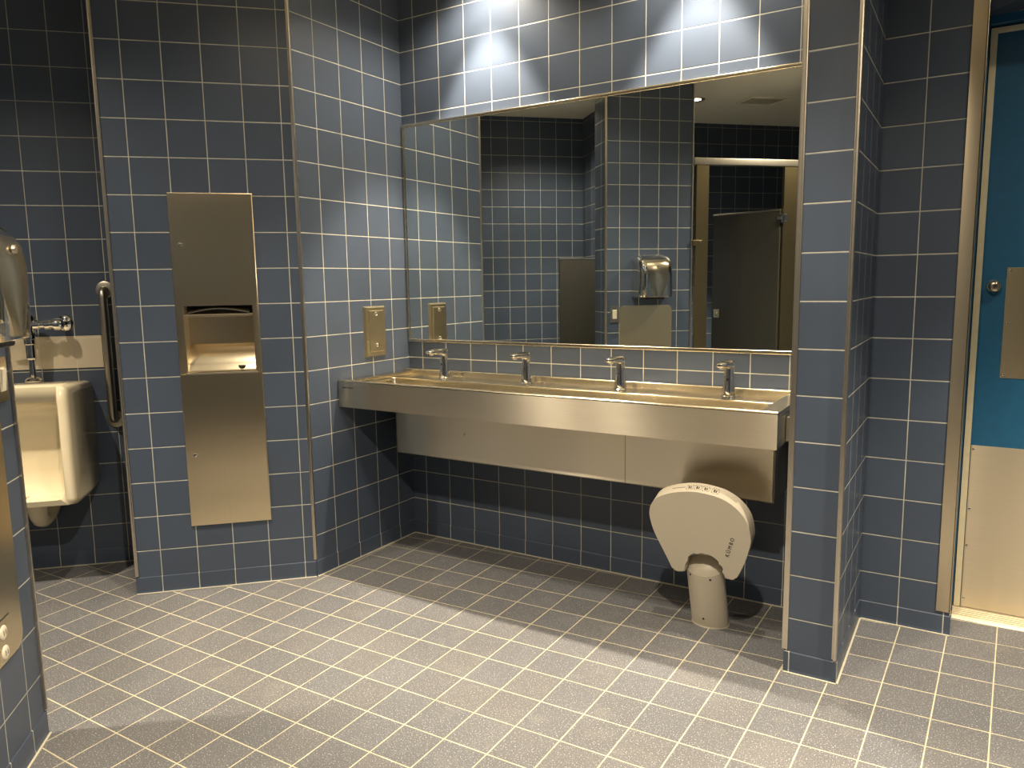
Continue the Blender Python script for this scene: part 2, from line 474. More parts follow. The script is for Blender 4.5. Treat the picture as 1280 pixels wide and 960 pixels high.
# front apron: a folded sheet with a rounded top rim
prof = [(-0.518, SZ0), (SY, SZ0), (SY, SZ1-0.006), (SY+0.002, SZ1-0.001), (SY+0.006, SZ1), (SY+0.016, SZ1), (SY+0.018, SZ1-0.004), (SY+0.012, SZ1-0.012), (SY+0.012, SZ0+0.012), (-0.518, SZ0+0.004)]
ap.prism(prof, 'x', SX0, SX1)
apron = ap.build('apron', M['steel'], sink, 35)
rl = MB(); rl.tube([(SX0, SY+0.0085, SZ1-0.0045), (SX1, SY+0.0085, SZ1-0.0045)], 0.0085, 20); rl.build('rolled_rim', M['polished'], sink, 60)
rl = MB(); rl.tube([(SX0+0.06, -0.2035, 0.8705), (SX1-0.063, -0.2035, 0.8705)], 0.0035, 12); rl.build('deck_edge', M['polished'], sink, 60)
rl = MB(); rl.tube([(SX0, -0.0475, 0.8975), (SX1, -0.0475, 0.8975)], 0.0035, 12); rl.build('splash_edge', M['polished'], sink, 60)
mk = MB()
x = 0.030
for i in range(8):
    mk.box((x, SY-0.0006, 0.8585), (x+0.006, SY+0.001, 0.8635)); x += 0.0085
mk.build('maker_mark', M['mark_shade'], apron)
# bowl: a long rectangular trough with steep walls and rounded corners, open at the top
BX0, BX1, BY0, BY1 = SX0+0.058, SX1-0.062, SY+0.015, -0.202
def bowl_ring(ins, zf, zb, r):
    a0, a1, c0, c1 = BX0+ins, BX1-ins, BY0+ins, BY1-ins*0.6
    out = []
    for cx_, cy_, st in ((a1-r, c0+r, -90), (a1-r, c1-r, 0), (a0+r, c1-r, 90), (a0+r, c0+r, 180)):
        for k in range(7):
            a = math.radians(st + 15*k); x, y = cx_ + r*math.cos(a), cy_ + r*math.sin(a)
            t = (y - BY0) / (BY1 - BY0)
            out.append((x, y, zf + (zb-zf)*max(0, min(1, t))))
    return out
b = MB()
b.loft([bowl_ring(0, 0.8925, 0.8725, 0.018), bowl_ring(0.004, 0.886, 0.868, 0.020), bowl_ring(0.010, 0.815, 0.812, 0.028), bowl_ring(0.022, 0.790, 0.788, 0.034), bowl_ring(0.050, 0.7780, 0.7775, 0.040), bowl_ring(0.130, 0.7740, 0.7740, 0.02)], cap=False)
b.bm.verts.ensure_lookup_table(); b.bm.faces.new(b.bm.verts[-28:])
bowl = b.build('bowl', M['steel_dark'], sink, 50)
MB().lathe([(0.001, 0.004), (0.02, 0.004), (0.034, 0.002), (0.036, -0.004)], (1.0, -0.35, 0.7755), 'z', 28).build('drain', M['chrome'], sink, 40)
dk = MB()
dk.prism([(-0.206, 0.866), (-0.206, 0.8725), (-0.052, 0.8725), (-0.050, 0.896), (-0.047, 0.899), (-0.004, 0.899), (-0.004, 0.868)], 'x', SX0, SX1)
dk.build('faucet_deck', M['steel_dark'], sink, 35)
for x0, x1, nm in ((SX0, SX0+0.059, 'end_ledge'), (SX1-0.063, SX1, 'end_ledge')):
    MB().box((x0, SY+0.012, SZ1-0.02), (x1, -0.049, SZ1), 0.003).build(nm, M['steel_dark'], sink, 40)
for x in (SX0+0.001, SX1-0.006):
    MB().box((x, SY+0.004, SZ0), (x+0.005, -0.004, SZ1-0.021)).build('end_panel', M['steel'], sink)
up = MB(); up.box((0.150, -0.302, 0.518), (1.938, -0.298, SZ0), 0.001)
up.box((0.150, -0.302, 0.518), (1.938, -0.278, 0.522), 0.001); up.box((1.933, -0.302, 0.518), (1.938, -0.004, SZ0)); up.box((0.150, -0.302, 0.518), (0.155, -0.004, SZ0))
under = up.build('under_panel', M['steel_panel'], sink, 40)
MB().box((1.3535, -0.3026, 0.518), (1.3548, -0.3015, SZ0)).build('seam', M['mark_shade'], under)
MB().lathe([(0.001, -0.003), (0.005, -0.0025), (0.0065, 0.0)], (0.56, -0.302, 0.645), 'y', 14).build('screw', M['satin'], under, 40)
un = MB(); un.box((SX0+0.02, -0.515, SZ0+0.001), (SX1-0.02, -0.004, SZ0+0.003)); un.build('bottom_pan', M['steel_dark'], sink)
for y in (-0.40, -0.16):
    MB().box((SX1, y, 0.775), (SX1+0.012, y+0.04, 0.86), 0.002).build('wall_bracket', M['satin'], sink, 40)

# ------------------------------------------------------------------ faucets
def make_faucet(label):
    t = thing('sensor_faucet', label, 'faucet', (0, 0, 0.8725), 'sensor faucets on the trough sink')
    m = MB(Matrix.Translation((0, 0, 0.8725)))
    m.lathe([(0.0005, 0.0), (0.0305, 0.0), (0.0305, 0.003), (0.027, 0.006), (0.0005, 0.006)], n=32)
    m.build('base_ring', M['chrome'], t, 40)
    m = MB(Matrix.Translation((0, 0, 0.8725)))
    path, rad = [], []
    for h, r in ((0.004, (0.0265, 0.0255)), (0.03, (0.0245, 0.0235)), (0.07, (0.0205, 0.0200)), (0.10, (0.0200, 0.0195)), (0.118, (0.0215, 0.0200))):
        path.append((0, 0, h)); rad.append(r)
    m.tube(path, rad, 28)
    m.build('body', M['chrome'], t, 40)
    m = MB(Matrix.Translation((0, 0, 0.8725)))
    rings = []
    # spout: starts as the domed back of the body and reaches forward, flattening to a rounded tip
    for y, zc, hw, hh in ((0.0245, 0.120, 0.007, 0.008), (0.021, 0.1225, 0.016, 0.016), (0.009, 0.126, 0.0225, 0.0195), (-0.012, 0.129, 0.0235, 0.0185), (-0.035, 0.132, 0.0230, 0.0150), (-0.065, 0.1345, 0.0225, 0.0132), (-0.095, 0.1355, 0.0225, 0.0125), (-0.116, 0.1355, 0.0205, 0.0110), (-0.126, 0.1355, 0.0150, 0.0080), (-0.130, 0.1355, 0.007, 0.0040)):
        ring = []
        for k in range(24):
            a = 2*math.pi*k/24
            cx, sz = math.cos(a), math.sin(a)
            ring.append((hw*math.copysign(abs(cx)**0.8, cx), y, zc + hh*math.copysign(abs(sz)**0.8, sz)))
        rings.append(ring)
    m.loft(rings); sp = m.build('spout', M['chrome'], t, 50)
    m = MB(Matrix.Translation((0, 0, 0.8725)))
    m.lathe([(0.0005, 0.1195), (0.0095, 0.1195), (0.0105, 0.127), (0.0005, 0.127)], (0, -0.100, 0), n=20); m.build('aerator', M['satin'], sp, 40)
    m = MB(Matrix.Translation((0, 0, 0.8725)))
    m.lathe([(0.0005, -0.0225), (0.0055, -0.0222), (0.006, -0.016)], (0, 0, 0.070), 'y', 18); m.build('sensor_eye', M['black'], t, 40)
    return t
def copy_tree(o):
    c = o.copy(); C.objects.link(c)
    for ch in o.children:
        d = ch.copy(); C.objects.link(d); d.parent = c; d.matrix_parent_inverse = ch.matrix_parent_inverse.copy()
        for g in ch.children:
            e_ = g.copy(); C.objects.link(e_); e_.parent = d; e_.matrix_parent_inverse = g.matrix_parent_inverse.copy()
    return c
FL = ['chrome faucet beside the left end of the trough sink, nearest the tiled corner',
      'second chrome faucet along from the tiled left corner',
      'third chrome faucet from the tiled left corner, second from the pillar',
      'chrome faucet nearest the pillar, above the folded child seat']
f0 = make_faucet(FL[0])
for i, x in enumerate((0.312, 0.782, 1.249, 1.712)):
    o = f0 if i == 0 else copy_tree(f0)
    if i: o['label'] = FL[i]
    o.location = (x, -0.112, 0.8725)

# ------------------------------------------------------------------ steel cover plate on the left wall
cp = thing('cover_plate', 'steel wall cover plate with two round studs, left of the sink', 'wall plate', (0, -0.263, 1.105))
F = F_LEFT
m = MB(F); z0, z1, a0, a1 = 0.981, 1.230, 0.187, 0.340
def frustum(m, a0, a1, z0, z1, y0, y1, ins):
    A = [(a0, y0, z0), (a1, y0, z0), (a1, y0, z1), (a0, y0, z1)]; B = [(a0+ins, y1, z0+ins), (a1-ins, y1, z0+ins), (a1-ins, y1, z1-ins), (a0+ins, y1, z1-ins)]
    m.loft([A, B])
frustum(m, a0, a1, z0, z1, 0.0, 0.012, 0.008); m.build('plate', M['plate_metal'], cp)
m = MB(F); frustum(m, a0+0.024, a1-0.024, z0+0.024, z1-0.020, 0.011, 0.017, 0.004); inner = m.build('raised_panel', M['plate_metal'], cp)
for z in (1.192, 1.038):
    m = MB(F); m.lathe([(0.0005, 0.027), (0.006, 0.0265), (0.0095, 0.022), (0.0105, 0.016)], ((a0+a1)/2, 0, z), 'y', 24); m.build('stud', M['chrome'], cp, 50)

# ------------------------------------------------------------------ paper towel dispenser with waste bin
td = thing('towel_dispenser', 'tall recessed steel paper towel dispenser with waste bin on the angled wall', 'towel dispenser', (F_DIS @ V((0.353, 0, 0.29)))[:])
F = F_DIS; a0, a1, z0, z1 = 0.185, 0.522, 0.289, 1.727
o0, o1, q0, q1 = 0.208, 0.493, 0.968, 1.258
m = MB(F)
m.box((a0, 0.0, z0), (a1, 0.006, z1), 0.001)
fr = m.build('frame', M['steel_v'], td, 40)
cut = MB(F); cut.box((o0, -0.2, q0), (o1, 0.2, q1)); co = cut.build('cutter', M['black'])
def boolean(o, cutter, wall=None):
    md = o.modifiers.new('cut', 'BOOLEAN'); md.operation = 'DIFFERENCE'; md.object = cutter; md.solver = 'EXACT'
    dg = bpy.context.evaluated_depsgraph_get(); dg.update()
    me = bpy.data.meshes.new_from_object(o.evaluated_get(dg)); o.modifiers.clear(); o.data = me
bpy.context.view_layer.update()
boolean(fr, co)
wd = bpy.data.objects['wall_angled']
pocket = MB(F); pocket.box((o0-0.004, -0.0995, q0-0.004), (o1+0.004, 0.1, q1+0.004)); po = pocket.build('pocket', M['black'])
bpy.context.view_layer.update()
boolean(wd, po)
for c_ in (co, po):
    bpy.data.objects.remove(c_, do_unlink=True)
def bowed(lo, hi, bulge=0.0045, n=18):
    pr = [(0.005, lo)] + [(0.0095 + bulge*math.sin(math.pi*k/n)**0.8, lo + (hi-lo)*k/n) for k in range(n+1)] + [(0.005, hi)]
    mm = MB(F); mm.prism(pr, 'x', a0+0.003, a1-0.003); return mm
ud = bowed(q1+0.006, z1-0.004).build('upper_door', M['steel_v'], td, 40)
ld = bowed(z0+0.004, q0-0.006).build('lower_door', M['steel_v'], td, 40)
for z, par in ((1.513, ud), (0.608, ld)):
    m = MB(F); m.lathe([(0.0005, 0.0180), (0.0055, 0.0180), (0.0075, 0.0170), (0.0085, 0.0105)], (0.4835, 0, z), 'y', 24); lo_ = m.build('lock', M['chrome'], par, 40)
# recess: back, cheeks, ceiling and a sloping chute floor
m = MB(F)
m.box((o0, -0.092, q0), (o1, -0.088, q1)); m.box((o0, -0.09, q0), (o0+0.003, 0.004, q1)); m.box((o1-0.003, -0.09, q0), (o1, 0.004, q1)); m.box((o0, -0.09, q1-0.003), (o1, 0.004, q1))
m.build('recess', M['steel_v'], td)
m = MB(F)
rings = []
for y, z in ((-0.088, 1.085), (-0.075, 1.068), (-0.055, 1.050), (-0.035, 1.030), (-0.018, 1.004), (-0.004, 0.978), (0.010, 0.9665), (0.016, 0.9670)):
    rings.append([(o0+0.003, y, z), (o1-0.003, y, z), (o1-0.003, y-0.002, z-0.003), (o0+0.003, y-0.002, z-0.003)])
m.loft(rings); ch = m.build('chute', M['polished'], td, 60)
m = MB(F); m.box((o0-0.002, 0.004, q0-0.006), (o1+0.002, 0.018, q0+0.001), 0.002); m.build('chute_lip', M['trim'], td, 40)
m = MB(F); m.lathe([(0.0005, 0.004), (0.013, 0.004), (0.015, 0.0)], (0.27, -0.012, 0.990), 'z', 20); m.build('bin_hole', M['black'], ch, 40)
# towel slot with its curved pull lip
m = MB(F)
for i in range(1):
    rings = []
    n = 24
    for k in range(n+1):
        t = k / n; s = o0 + 0.018 + (o1-o0-0.036)*t
        zb = q1 - 0.036 + 0.018*math.sin(math.pi*t)
        rings.append([(s, -0.070, zb+0.016), (s, -0.002, zb+0.003), (s, 0.006, zb), (s, 0.006, zb+0.0035), (s, -0.002, zb+0.0065), (s, -0.070, zb+0.0195)])
    m.loft(rings)
m.build('towel_lip', M['trim'], td, 60)
m = MB(F); m.box((o0+0.004, -0.060, q1-0.050), (o1-0.004, 0.000, q1-0.040), 0.002); m.build('slot_bar', M['steel_v'], td, 40)
m = MB(F); m.box((o0+0.004, -0.086, q1-0.039), (o1-0.004, -0.070, q1-0.004)); m.build('slot_shadow', M['mark_shade'], td)  # dark block standing in for the shade inside the towel slot

# ------------------------------------------------------------------ folded child seat
cs = thing('child_seat', 'cream folded child seat on a leaning post, below the right end of the sink', 'child seat', (1.72, -0.30, 0))
K = 0.325; LK = math.sqrt(1 + K*K)
ex = V((1, 0, 0)); eh = V((0, -K/LK, 1/LK)); en = V((0, 1/LK, K/LK))       # along, up the lean, and backwards
F_SEAT = Matrix(((1, 0, 0, 0), (0, en.y, eh.y, -0.345), (0, en.z, eh.z, 0), (0, 0, 0, 1)))
outline = [(1.537,0.506),(1.550,0.545),(1.578,0.577),(1.633,0.604),(1.696,0.619),(1.749,0.620),(1.806,0.610),(1.849,0.587),(1.879,0.555),(1.898,0.516),(1.905,0.464),(1.903,0.433),(1.884,0.365),(1.864,0.313),(1.846,0.275),(1.835,0.264),(1.802,0.259),(1.800,0.289),(1.790,0.324),(1.767,0.348),(1.741,0.358),(1.707,0.356),(1.677,0.338),(1.657,0.308),(1.650,0.257),(1.613,0.254),(1.601,0.264),(1.589,0.300),(1.566,0.363),(1.547,0.418),(1.538,0.466)]
def smooth_closed(p, sub=4, keep=()):
    out = []; n = len(p)
    for i in range(n):
        p0, p1, p2, p3 = p[i-1], p[i], p[(i+1)%n], p[(i+2)%n]
        for k in range(sub):
            t = k/sub
            out.append(tuple(0.5*((2*p1[j]) + (-p0[j]+p2[j])*t + (2*p0[j]-5*p1[j]+4*p2[j]-p3[j])*t*t + (-p0[j]+3*p1[j]-3*p2[j]+p3[j])*t**3) for j in range(2)))
    return out
ol = smooth_closed(outline, 3)
m = MB(F_SEAT); m.prism(ol, 'y', 0.0, 0.060, 0.006, 3)
panel = m.build('seat_panel', M['seat_plastic'], cs, 40)
# seam where the folded pan meets its back shell
def ring_strip(m, poly, y0, y1, g):
    A = [(p[0], y0, p[1]) for p in poly]
# post
m = MB(F_SEAT)
PCX, PHX, PHY, PCY = 1.710, 0.0715, 0.054, 0.058
def post_ring(h, cut=False):
    r = []
    for k in range(40):
        a = 2*math.pi*k/40
        x, y = PCX + PHX*math.cos(a), PCY + PHY*math.sin(a)
        hh = h
        if cut: hh = 0.247 + (y - (PCY-PHY)) / (2*PHY) * 0.020
        r.append((x, y, hh))
    return r
base_r = []
for x, y, h in post_ring(0):
    base_r.append((x, y, h + (0 - (F_SEAT @ V((x, y, 0))).z) / eh.z + 0.004))     # foot cut level with the floor
m.loft([base_r, post_ring(0.10), post_ring(0.0, True)])
post = m.build('post', M['seat_plastic'], cs, 40)
# domed cap set in the slanted mouth of the post
m = MB(F_SEAT)
rings = []
for q in (1.0, 0.93, 0.82, 0.65, 0.45, 0.25, 0.06):
    r = []
    for x, y, h in post_ring(0, True):
        r.append((PCX + (x-PCX)*q*0.965, PCY + (y-PCY)*q*0.965 , 0.257 + (h-0.257)*q*0.965 + 0.036*math.sqrt(max(0, 1-q*q)) - 0.001))
    rings.append(r)
m.loft(rings); m.build('post_cap', M['seat_plastic'], cs, 50)
for x, h in ((1.666, 0.236), (1.742, 0.232), (1.703, 0.042)):
    a = math.asin(max(-1, min(1, (x-PCX)/PHX)))
    yy = PCY - PHY*math.cos(a)
    m = MB(F_SEAT); m.lathe([(0.0005, -0.0012), (0.0042, -0.0010), (0.0045, 0.004)], (x, yy, h), 'y', 14); m.build('screw', M['black'], post, 40)
m = MB(); 
rr = []
for q, z in ((1.03, 0.0), (1.03, 0.004), (1.0, 0.005)):
    rr.append([(PCX+(x-PCX)*q, -0.2848 + (y-PCY)*q*1.05 , z) for x, y, h in post_ring(0)])
m.loft(rr); m.build('foot_seal', M['caulk'], cs, 40)

def text_mesh(body, size, depth):
    cu = bpy.data.curves.new('txt', 'FONT'); cu.body = body; cu.size = size; cu.extrude = depth; cu.align_x = 'LEFT'
    cu.space_character = 1.55
    o = bpy.data.objects.new('txt', cu); C.objects.link(o)
    bpy.context.view_layer.update()
    dg = bpy.context.evaluated_depsgraph_get()
    me = bpy.data.meshes.new_from_object(o.evaluated_get(dg))
    bpy.data.objects.remove(o, do_unlink=True)
    return me
me = text_mesh('K\u00dbMBO', 0.0195, 0.0004)
bmt = bmesh.new(); bmt.from_mesh(me)
ang = math.atan2(0.442-0.362, 1.840-1.815)
for v in bmt.verts:
    tx, ty, tz = v.co
    px = 1.822 + tx*math.cos(ang) - ty*math.sin(ang); ph = 0.360 + tx*math.sin(ang) + ty*math.cos(ang)
    v.co = F_SEAT @ V((px, -0.0006 - tz, ph))
bmesh.ops.recalc_face_normals(bmt, faces=bmt.faces)
finish(bmt, 'lettering', M['black'], panel)
# warning pictograms on the top edge: four small framed signs and a line of tiny print
m = MB(F_SEAT)
def top_at(x):
    best = 0
    for i in range(len(ol)):
        (xa, ha), (xb, hb) = ol[i], ol[(i+1) % len(ol)]
        if min(xa, xb) <= x <= max(xa, xb) and xa != xb:
            best = max(best, ha + (hb-ha)*(x-xa)/(xb-xa))
    return best
def mark(x, y, w, d):
    h0, h1 = top_at(x-w/2), top_at(x+w/2)
    m.loft([[(x-w/2, y-d/2, h0-0.0006), (x+w/2, y-d/2, h1-0.0006), (x+w/2, y+d/2, h1-0.0006), (x-w/2, y+d/2, h0-0.0006)],
            [(x-w/2, y-d/2, h0+0.0007), (x+w/2, y-d/2, h1+0.0007), (x+w/2, y+d/2, h1+0.0007), (x-w/2, y+d/2, h0+0.0007)]])
for k in range(11): mark(1.628 + k*0.0045, 0.030, 0.0028, 0.003)
for cx_ in (1.693, 1.722, 1.751, 1.784):
    for k in range(16):
        a = 2*math.pi*k/16
        ca, sa = math.cos(a), math.sin(a)
        rx = 0.0125
        mark(cx_ + rx*math.copysign(abs(ca)**0.6, ca), 0.030 + 0.015*math.copysign(abs(sa)**0.6, sa), 0.002, 0.0022)
    mark(cx_-0.003, 0.034, 0.005, 0.006); mark(cx_-0.003, 0.026, 0.004, 0.008); mark(cx_+0.004, 0.029, 0.003, 0.014); mark(cx_+0.001, 0.023, 0.009, 0.002)
m.build('warning_signs', M['black'], panel)

# ------------------------------------------------------------------ urinal
ur = thing('urinal', 'cream porcelain wall urinal in the alcove', 'urinal', (F_URI @ V((1.24, 0.0, 0.4)))[:])
F = F_URI
UC, UW = 1.243, 0.241
# body outline in side view (out from wall, height), lofted across with rounded cheeks
def u_side(ins):
    i = ins
    return [(0.002, 0.405+i*0.5), (0.14, 0.385+i), (0.30, 0.385+i), (0.362-i, 0.400+i), (0.374-i, 0.43), (0.374-i, 0.66), (0.368-i, 0.86), (0.360-i, 0.912-i), (0.345-i, 0.926-i), (0.20, 0.920-i), (0.002, 0.905-i)]
m = MB(F)
rings = []
for s, ins in ((UC-UW+0.000, 0.030), (UC-UW+0.006, 0.012), (UC-UW+0.018, 0.003), (UC-UW+0.034, 0.0), (UC+UW-0.034, 0.0), (UC+UW-0.018, 0.003), (UC+UW-0.006, 0.012), (UC+UW, 0.030)):
    rings.append([(s, y, z) for y, z in u_side(ins)])
m.loft(rings); ub = m.build('body', M['porcelain'], ur, 50)
# bowl opening
m = MB(F)
rings = []
HW = UW - 0.040
for y, hw, zb, zt in ((0.215, HW-0.060, 0.52, 0.640), (0.225, HW-0.035, 0.475, 0.700), (0.245, HW-0.020, 0.440, 0.760), (0.270, HW-0.010, 0.424, 0.805), (0.300, HW-0.004, 0.422, 0.836), (0.33, HW, 0.424, 0.854), (0.45, HW+0.004, 0.430, 0.860)):
    ring = []
    r = 0.035
    for (cx_, cz_, a0_) in ((UC+hw-r, zb+r, -90), (UC+hw-r, zt-r*0.5, 0), (UC-hw+r, zt-r*0.5, 90), (UC-hw+r, zb+r, 180)):
        for k in range(5):
            a = math.radians(a0_ + 22.5*k)
            rz = r if cz_ < 0.6 else r*0.5
            ring.append((cx_ + r*math.cos(a), y, cz_ + rz*math.sin(a)))
    rings.append(ring)
m.loft(rings); cutb = m.build('cutter', M['black'])
m = MB(F); m.box((UC-HW, 0.350, 0.80), (UC+HW, 0.5, 1.0), 0.003); cutb2 = m.build('cutter', M['black'])
bpy.context.view_layer.update()
boolean(ub, cutb); bpy.context.view_layer.update(); boolean(ub, cutb2)
for c_ in (cutb, cutb2): bpy.data.objects.remove(c_, do_unlink=True)
for pf in ub.data.polygons: pf.use_smooth = True
try: ub.data.set_sharp_from_angle(angle=math.radians(38))
except Exception: pass
m = MB(F); m.lathe([(0.0005, 0.470), (0.024, 0.470), (0.028, 0.467), (0.028, 0.460)], (UC, 0.275, -0.042), 'z', 24); m.build('strainer', M['chrome'], ur, 40)
m = MB(F)
m.tube([(UC-0.012, 0.16, 0.40), (UC-0.012, 0.16, 0.345), (UC-0.012, 0.155, 0.31), (UC-0.012, 0.135, 0.285), (UC-0.012, 0.105, 0.272), (UC-0.012, 0.07, 0.275), (UC-0.012, 0.035, 0.295), (UC-0.012, 0.012, 0.325)],
       [(0.052, 0.054), (0.043, 0.045), (0.038, 0.040), (0.036, 0.038), (0.036, 0.036), (0.040, 0.038), (0.045, 0.042), (0.050, 0.046)], 28)
m.build('trap', M['porcelain'], ur, 50)
# ------------------------------------------------------------------ flush valve
fv = thing('flush_valve', 'chrome flush valve with tailpipe above the urinal', 'flush valve', (F_URI @ V((1.22, 0.10, 0.925)))[:])
VZ, VX, VD = 1.178, 1.213, 0.105
m = MB(F); m.lathe([(0.0005, 0.918), (0.036, 0.918), (0.036, 0.926), (0.030, 0.934), (0.019, 0.940), (0.0005, 0.940)], (VX, VD, 0), 'z', 28); m.build('spud_flange', M['chrome'], fv, 35)
m = MB(F); m.cyl((VX, VD, 0.935), (VX, VD, 1.06), 0.0135, n=24); m.build('tailpipe', M['chrome'], fv, 40)
m = MB(F); m.lathe([(0.0005, 1.020), (0.0155, 1.020), (0.0215, 1.028), (0.0215, 1.088), (0.026, 1.092), (0.026, 1.112), (0.020, 1.118), (0.0005, 1.118)], (VX, VD, 0), 'z', 28); m.build('vacuum_breaker', M['chrome'], fv, 35)
m = MB(F); m.lathe([(0.0005, 1.116), (0.030, 1.116), (0.031, 1.135), (0.026, 1.145), (0.026, 1.190), (0.033, 1.196), (0.034, 1.212), (0.028, 1.224), (0.012, 1.231), (0.0005, 1.232)], (VX, VD, 0), 'z', 32); vb = m.build('valve_body', M['chrome'], fv, 40)
m = MB(F)
m.lathe([(0.0005, 0.0), (0.017, 0.0), (0.017, -0.030), (0.021, -0.032), (0.021, -0.055), (0.016, -0.058), (0.016, -0.075), (0.023, -0.080), (0.0235, -0.100), (0.018, -0.104), (0.0185, -0.112), (0.027, -0.118), (0.028, -0.138), (0.022, -0.150), (0.010, -0.155), (0.0005, -0.156)], (VX+0.010, VD, VZ), 'x', 28)
m.build('control_stop', M['chrome'], fv, 40)
m = MB(F); m.tube([(VX-0.115, VD, VZ), (VX-0.117, VD-0.05, VZ), (VX-0.117, 0.004, VZ)], 0.015, 20); m.build('supply_pipe', M['chrome'], fv, 40)
m = MB(F); m.lathe([(0.0005, 0.014), (0.018, 0.012), (0.033, 0.006), (0.037, 0.001)], (VX-0.117, 0, VZ), 'y', 28); m.build('wall_flange', M['chrome'], fv, 40)
m = MB(F); m.lathe([(0.0005, 0.10), (0.006, 0.098), (0.008, 0.085), (0.010, 0.02), (0.016, 0.015), (0.0165, 0.0)], (VX+0.012, VD, 1.125), 'x', 20); m.build('handle', M['chrome'], vb, 40)

# ------------------------------------------------------------------ grab bar
gb = thing('grab_bar', 'vertical steel grab bar on the alcove wall beside the urinal', 'grab bar', (F_URI @ V((0.90, 0.0, 1.0)))[:])
GS = 0.912; GT, GB = 1.330, 0.712
m = MB(F)
path = [(GS, 0.004, GT), (GS, 0.025, GT), (GS, 0.040, GT-0.005), (GS, 0.049, GT-0.016), (GS, 0.052, GT-0.032)]
path += [(GS, 0.052, GT - 0.032 - (GT-GB-0.064)*k/6) for k in range(1, 7)]
path += [(GS, 0.049, GB+0.016), (GS, 0.040, GB+0.005), (GS, 0.025, GB), (GS, 0.004, GB)]
m.tube(path, 0.0165, 24); m.build('rail', M['satin'], gb, 50)
for z in (GT, GB):
    m = MB(F); m.lathe([(0.0005, 0.009), (0.030, 0.009), (0.039, 0.006), (0.041, 0.0005)], (GS, 0, z), 'y', 36); m.build('flange', M['satin'], gb, 35)

# ------------------------------------------------------------------ hand dryer, guard plate, switch (dryer wall)
F = F_DRY
hd = thing('hand_dryer', 'chrome hand dryer mounted high on the tiled wall end', 'hand dryer', (F_DRY @ V((0.34, 0.0, 1.21)))[:])
HC, HH = 0.338, 0.136
m = MB(F); rings = []
for z, dep, hw in ((1.212, 0.148, 0.130), (1.216, 0.156, 0.138), (1.25, 0.160, 0.139), (1.32, 0.164, 0.135), (1.38, 0.163, 0.134), (1.43, 0.154, 0.134), (1.465, 0.140, 0.134), (1.485, 0.120, 0.131), (1.503, 0.094, 0.120), (1.516, 0.064, 0.096), (1.523, 0.036, 0.060), (1.5255, 0.016, 0.020)):
    ring = [(HC-hw, 0.001, z), (HC+hw, 0.001, z)]
    n = 18
    for k in range(n+1):
        a = math.pi*k/n - math.pi/2
        # superellipse outline, fuller than a half circle
        x = math.sin(-a); y = math.cos(a)
        X = math.copysign(abs(x)**0.42, x)*hw; Y = (abs(y)**0.42)*dep
        if abs(x) < 1.01:
            ring.append((HC + X, max(0.002, Y), z))
    rings.append(ring)
m.loft(rings); hb = m.build('housing', M['chrome'], hd, 55)
m = MB(F); rings = []
for z, hw in ((1.224, 0.034), (1.26, 0.046), (1.30, 0.066), (1.34, 0.078), (1.39, 0.080), (1.44, 0.082), (1.462, 0.078)):
    d = 0.1625 if z < 1.4 else 0.1625 - (z-1.4)**2*5.2
    rings.append([(HC-hw, d-0.02, z), (HC-hw, d, z), (HC-hw*0.5, d+0.0055, z), (HC, d+0.007, z), (HC+hw*0.5, d+0.0055, z), (HC+hw, d, z), (HC+hw, d-0.02, z)])
m.loft(rings); m.build('front_panel', M['polished'], hd, 50)
m = MB(F); m.box((HC-0.070, 0.03, 1.196), (HC+0.070, 0.125, 1.2125), 0.006); m.build('air_outlet', M['black'], hd, 40)
m = MB(F); m.lathe([(0.0005, 0.172), (0.009, 0.1715), (0.011, 0.165)], (HC, 0, 1.43), 'y', 18); m.build('badge', M['satin'], hd, 40)

def rrect(a0, a1, z0, z1, r, n=6):
    out = []
    for cx_, cz_, s in ((a1-r, z0+r, -90), (a1-r, z1-r, 0), (a0+r, z1-r, 90), (a0+r, z0+r, 180)):
        for k in range(n+1):
            a = math.radians(s + 90*k/n); out.append((cx_ + r*math.cos(a), cz_ + r*math.sin(a)))
    return out
gp = thing('guard_plate', 'large steel splash plate on the wall under the hand dryer', 'wall plate', (F_DRY @ V((0.31, 0.0, 0.34)))[:])
m = MB(F); m.prism(rrect(0.104, 0.518, 0.345, 1.152, 0.038), 'y', 0.0005, 0.006, 0.0012, 2); m.build('plate', M['steel_dull'], gp, 40)
for z in (0.428, 0.372):
    m = MB(F); m.lathe([(0.0005, 0.010), (0.016, 0.0095), (0.0195, 0.0075), (0.0205, 0.005)], (0.222, 0, z), 'y', 28); sk = m.build('round_fitting', M['pale_plastic'], gp, 45)
    m = MB(F); m.box((0.2145, 0.0085, z-0.006), (0.2170, 0.0104, z+0.007)); m.box((0.2265, 0.0085, z-0.006), (0.2290, 0.0104, z+0.007)); m.build('slot', M['black'], sk)
m = MB(F); m.box((0.180, 0.0055, 0.463), (0.26, 0.0068, 0.467)); m.build('groove', M['mark_shade'], gp)

sw = thing('light_switch', 'pale rocker switch in a steel plate beside the hand dryer wall plate', 'light switch', (F_DRY @ V((0.066, 0.0, 1.09)))[:])
m = MB(F); m.prism(rrect(0.030, 0.101, 1.030, 1.152, 0.005), 'y', 0.0005, 0.006, 0.002, 2); m.build('switch_plate', M['polished'], sw, 40)
m = MB(F); m.box((0.049, 0.005, 1.058), (0.082, 0.009, 1.124), 0.001); m.build('switch_bezel', M['pale_plastic'], sw, 40)
m = MB(F); m.loft([[(0.052, 0.008, 1.062), (0.079, 0.008, 1.062), (0.079, 0.008, 1.120), (0.052, 0.008, 1.120)], [(0.053, 0.010, 1.063), (0.078, 0.010, 1.063), (0.078, 0.0145, 1.119), (0.053, 0.0145, 1.119)]]); m.build('rocker', M['pale_plastic'], sw)

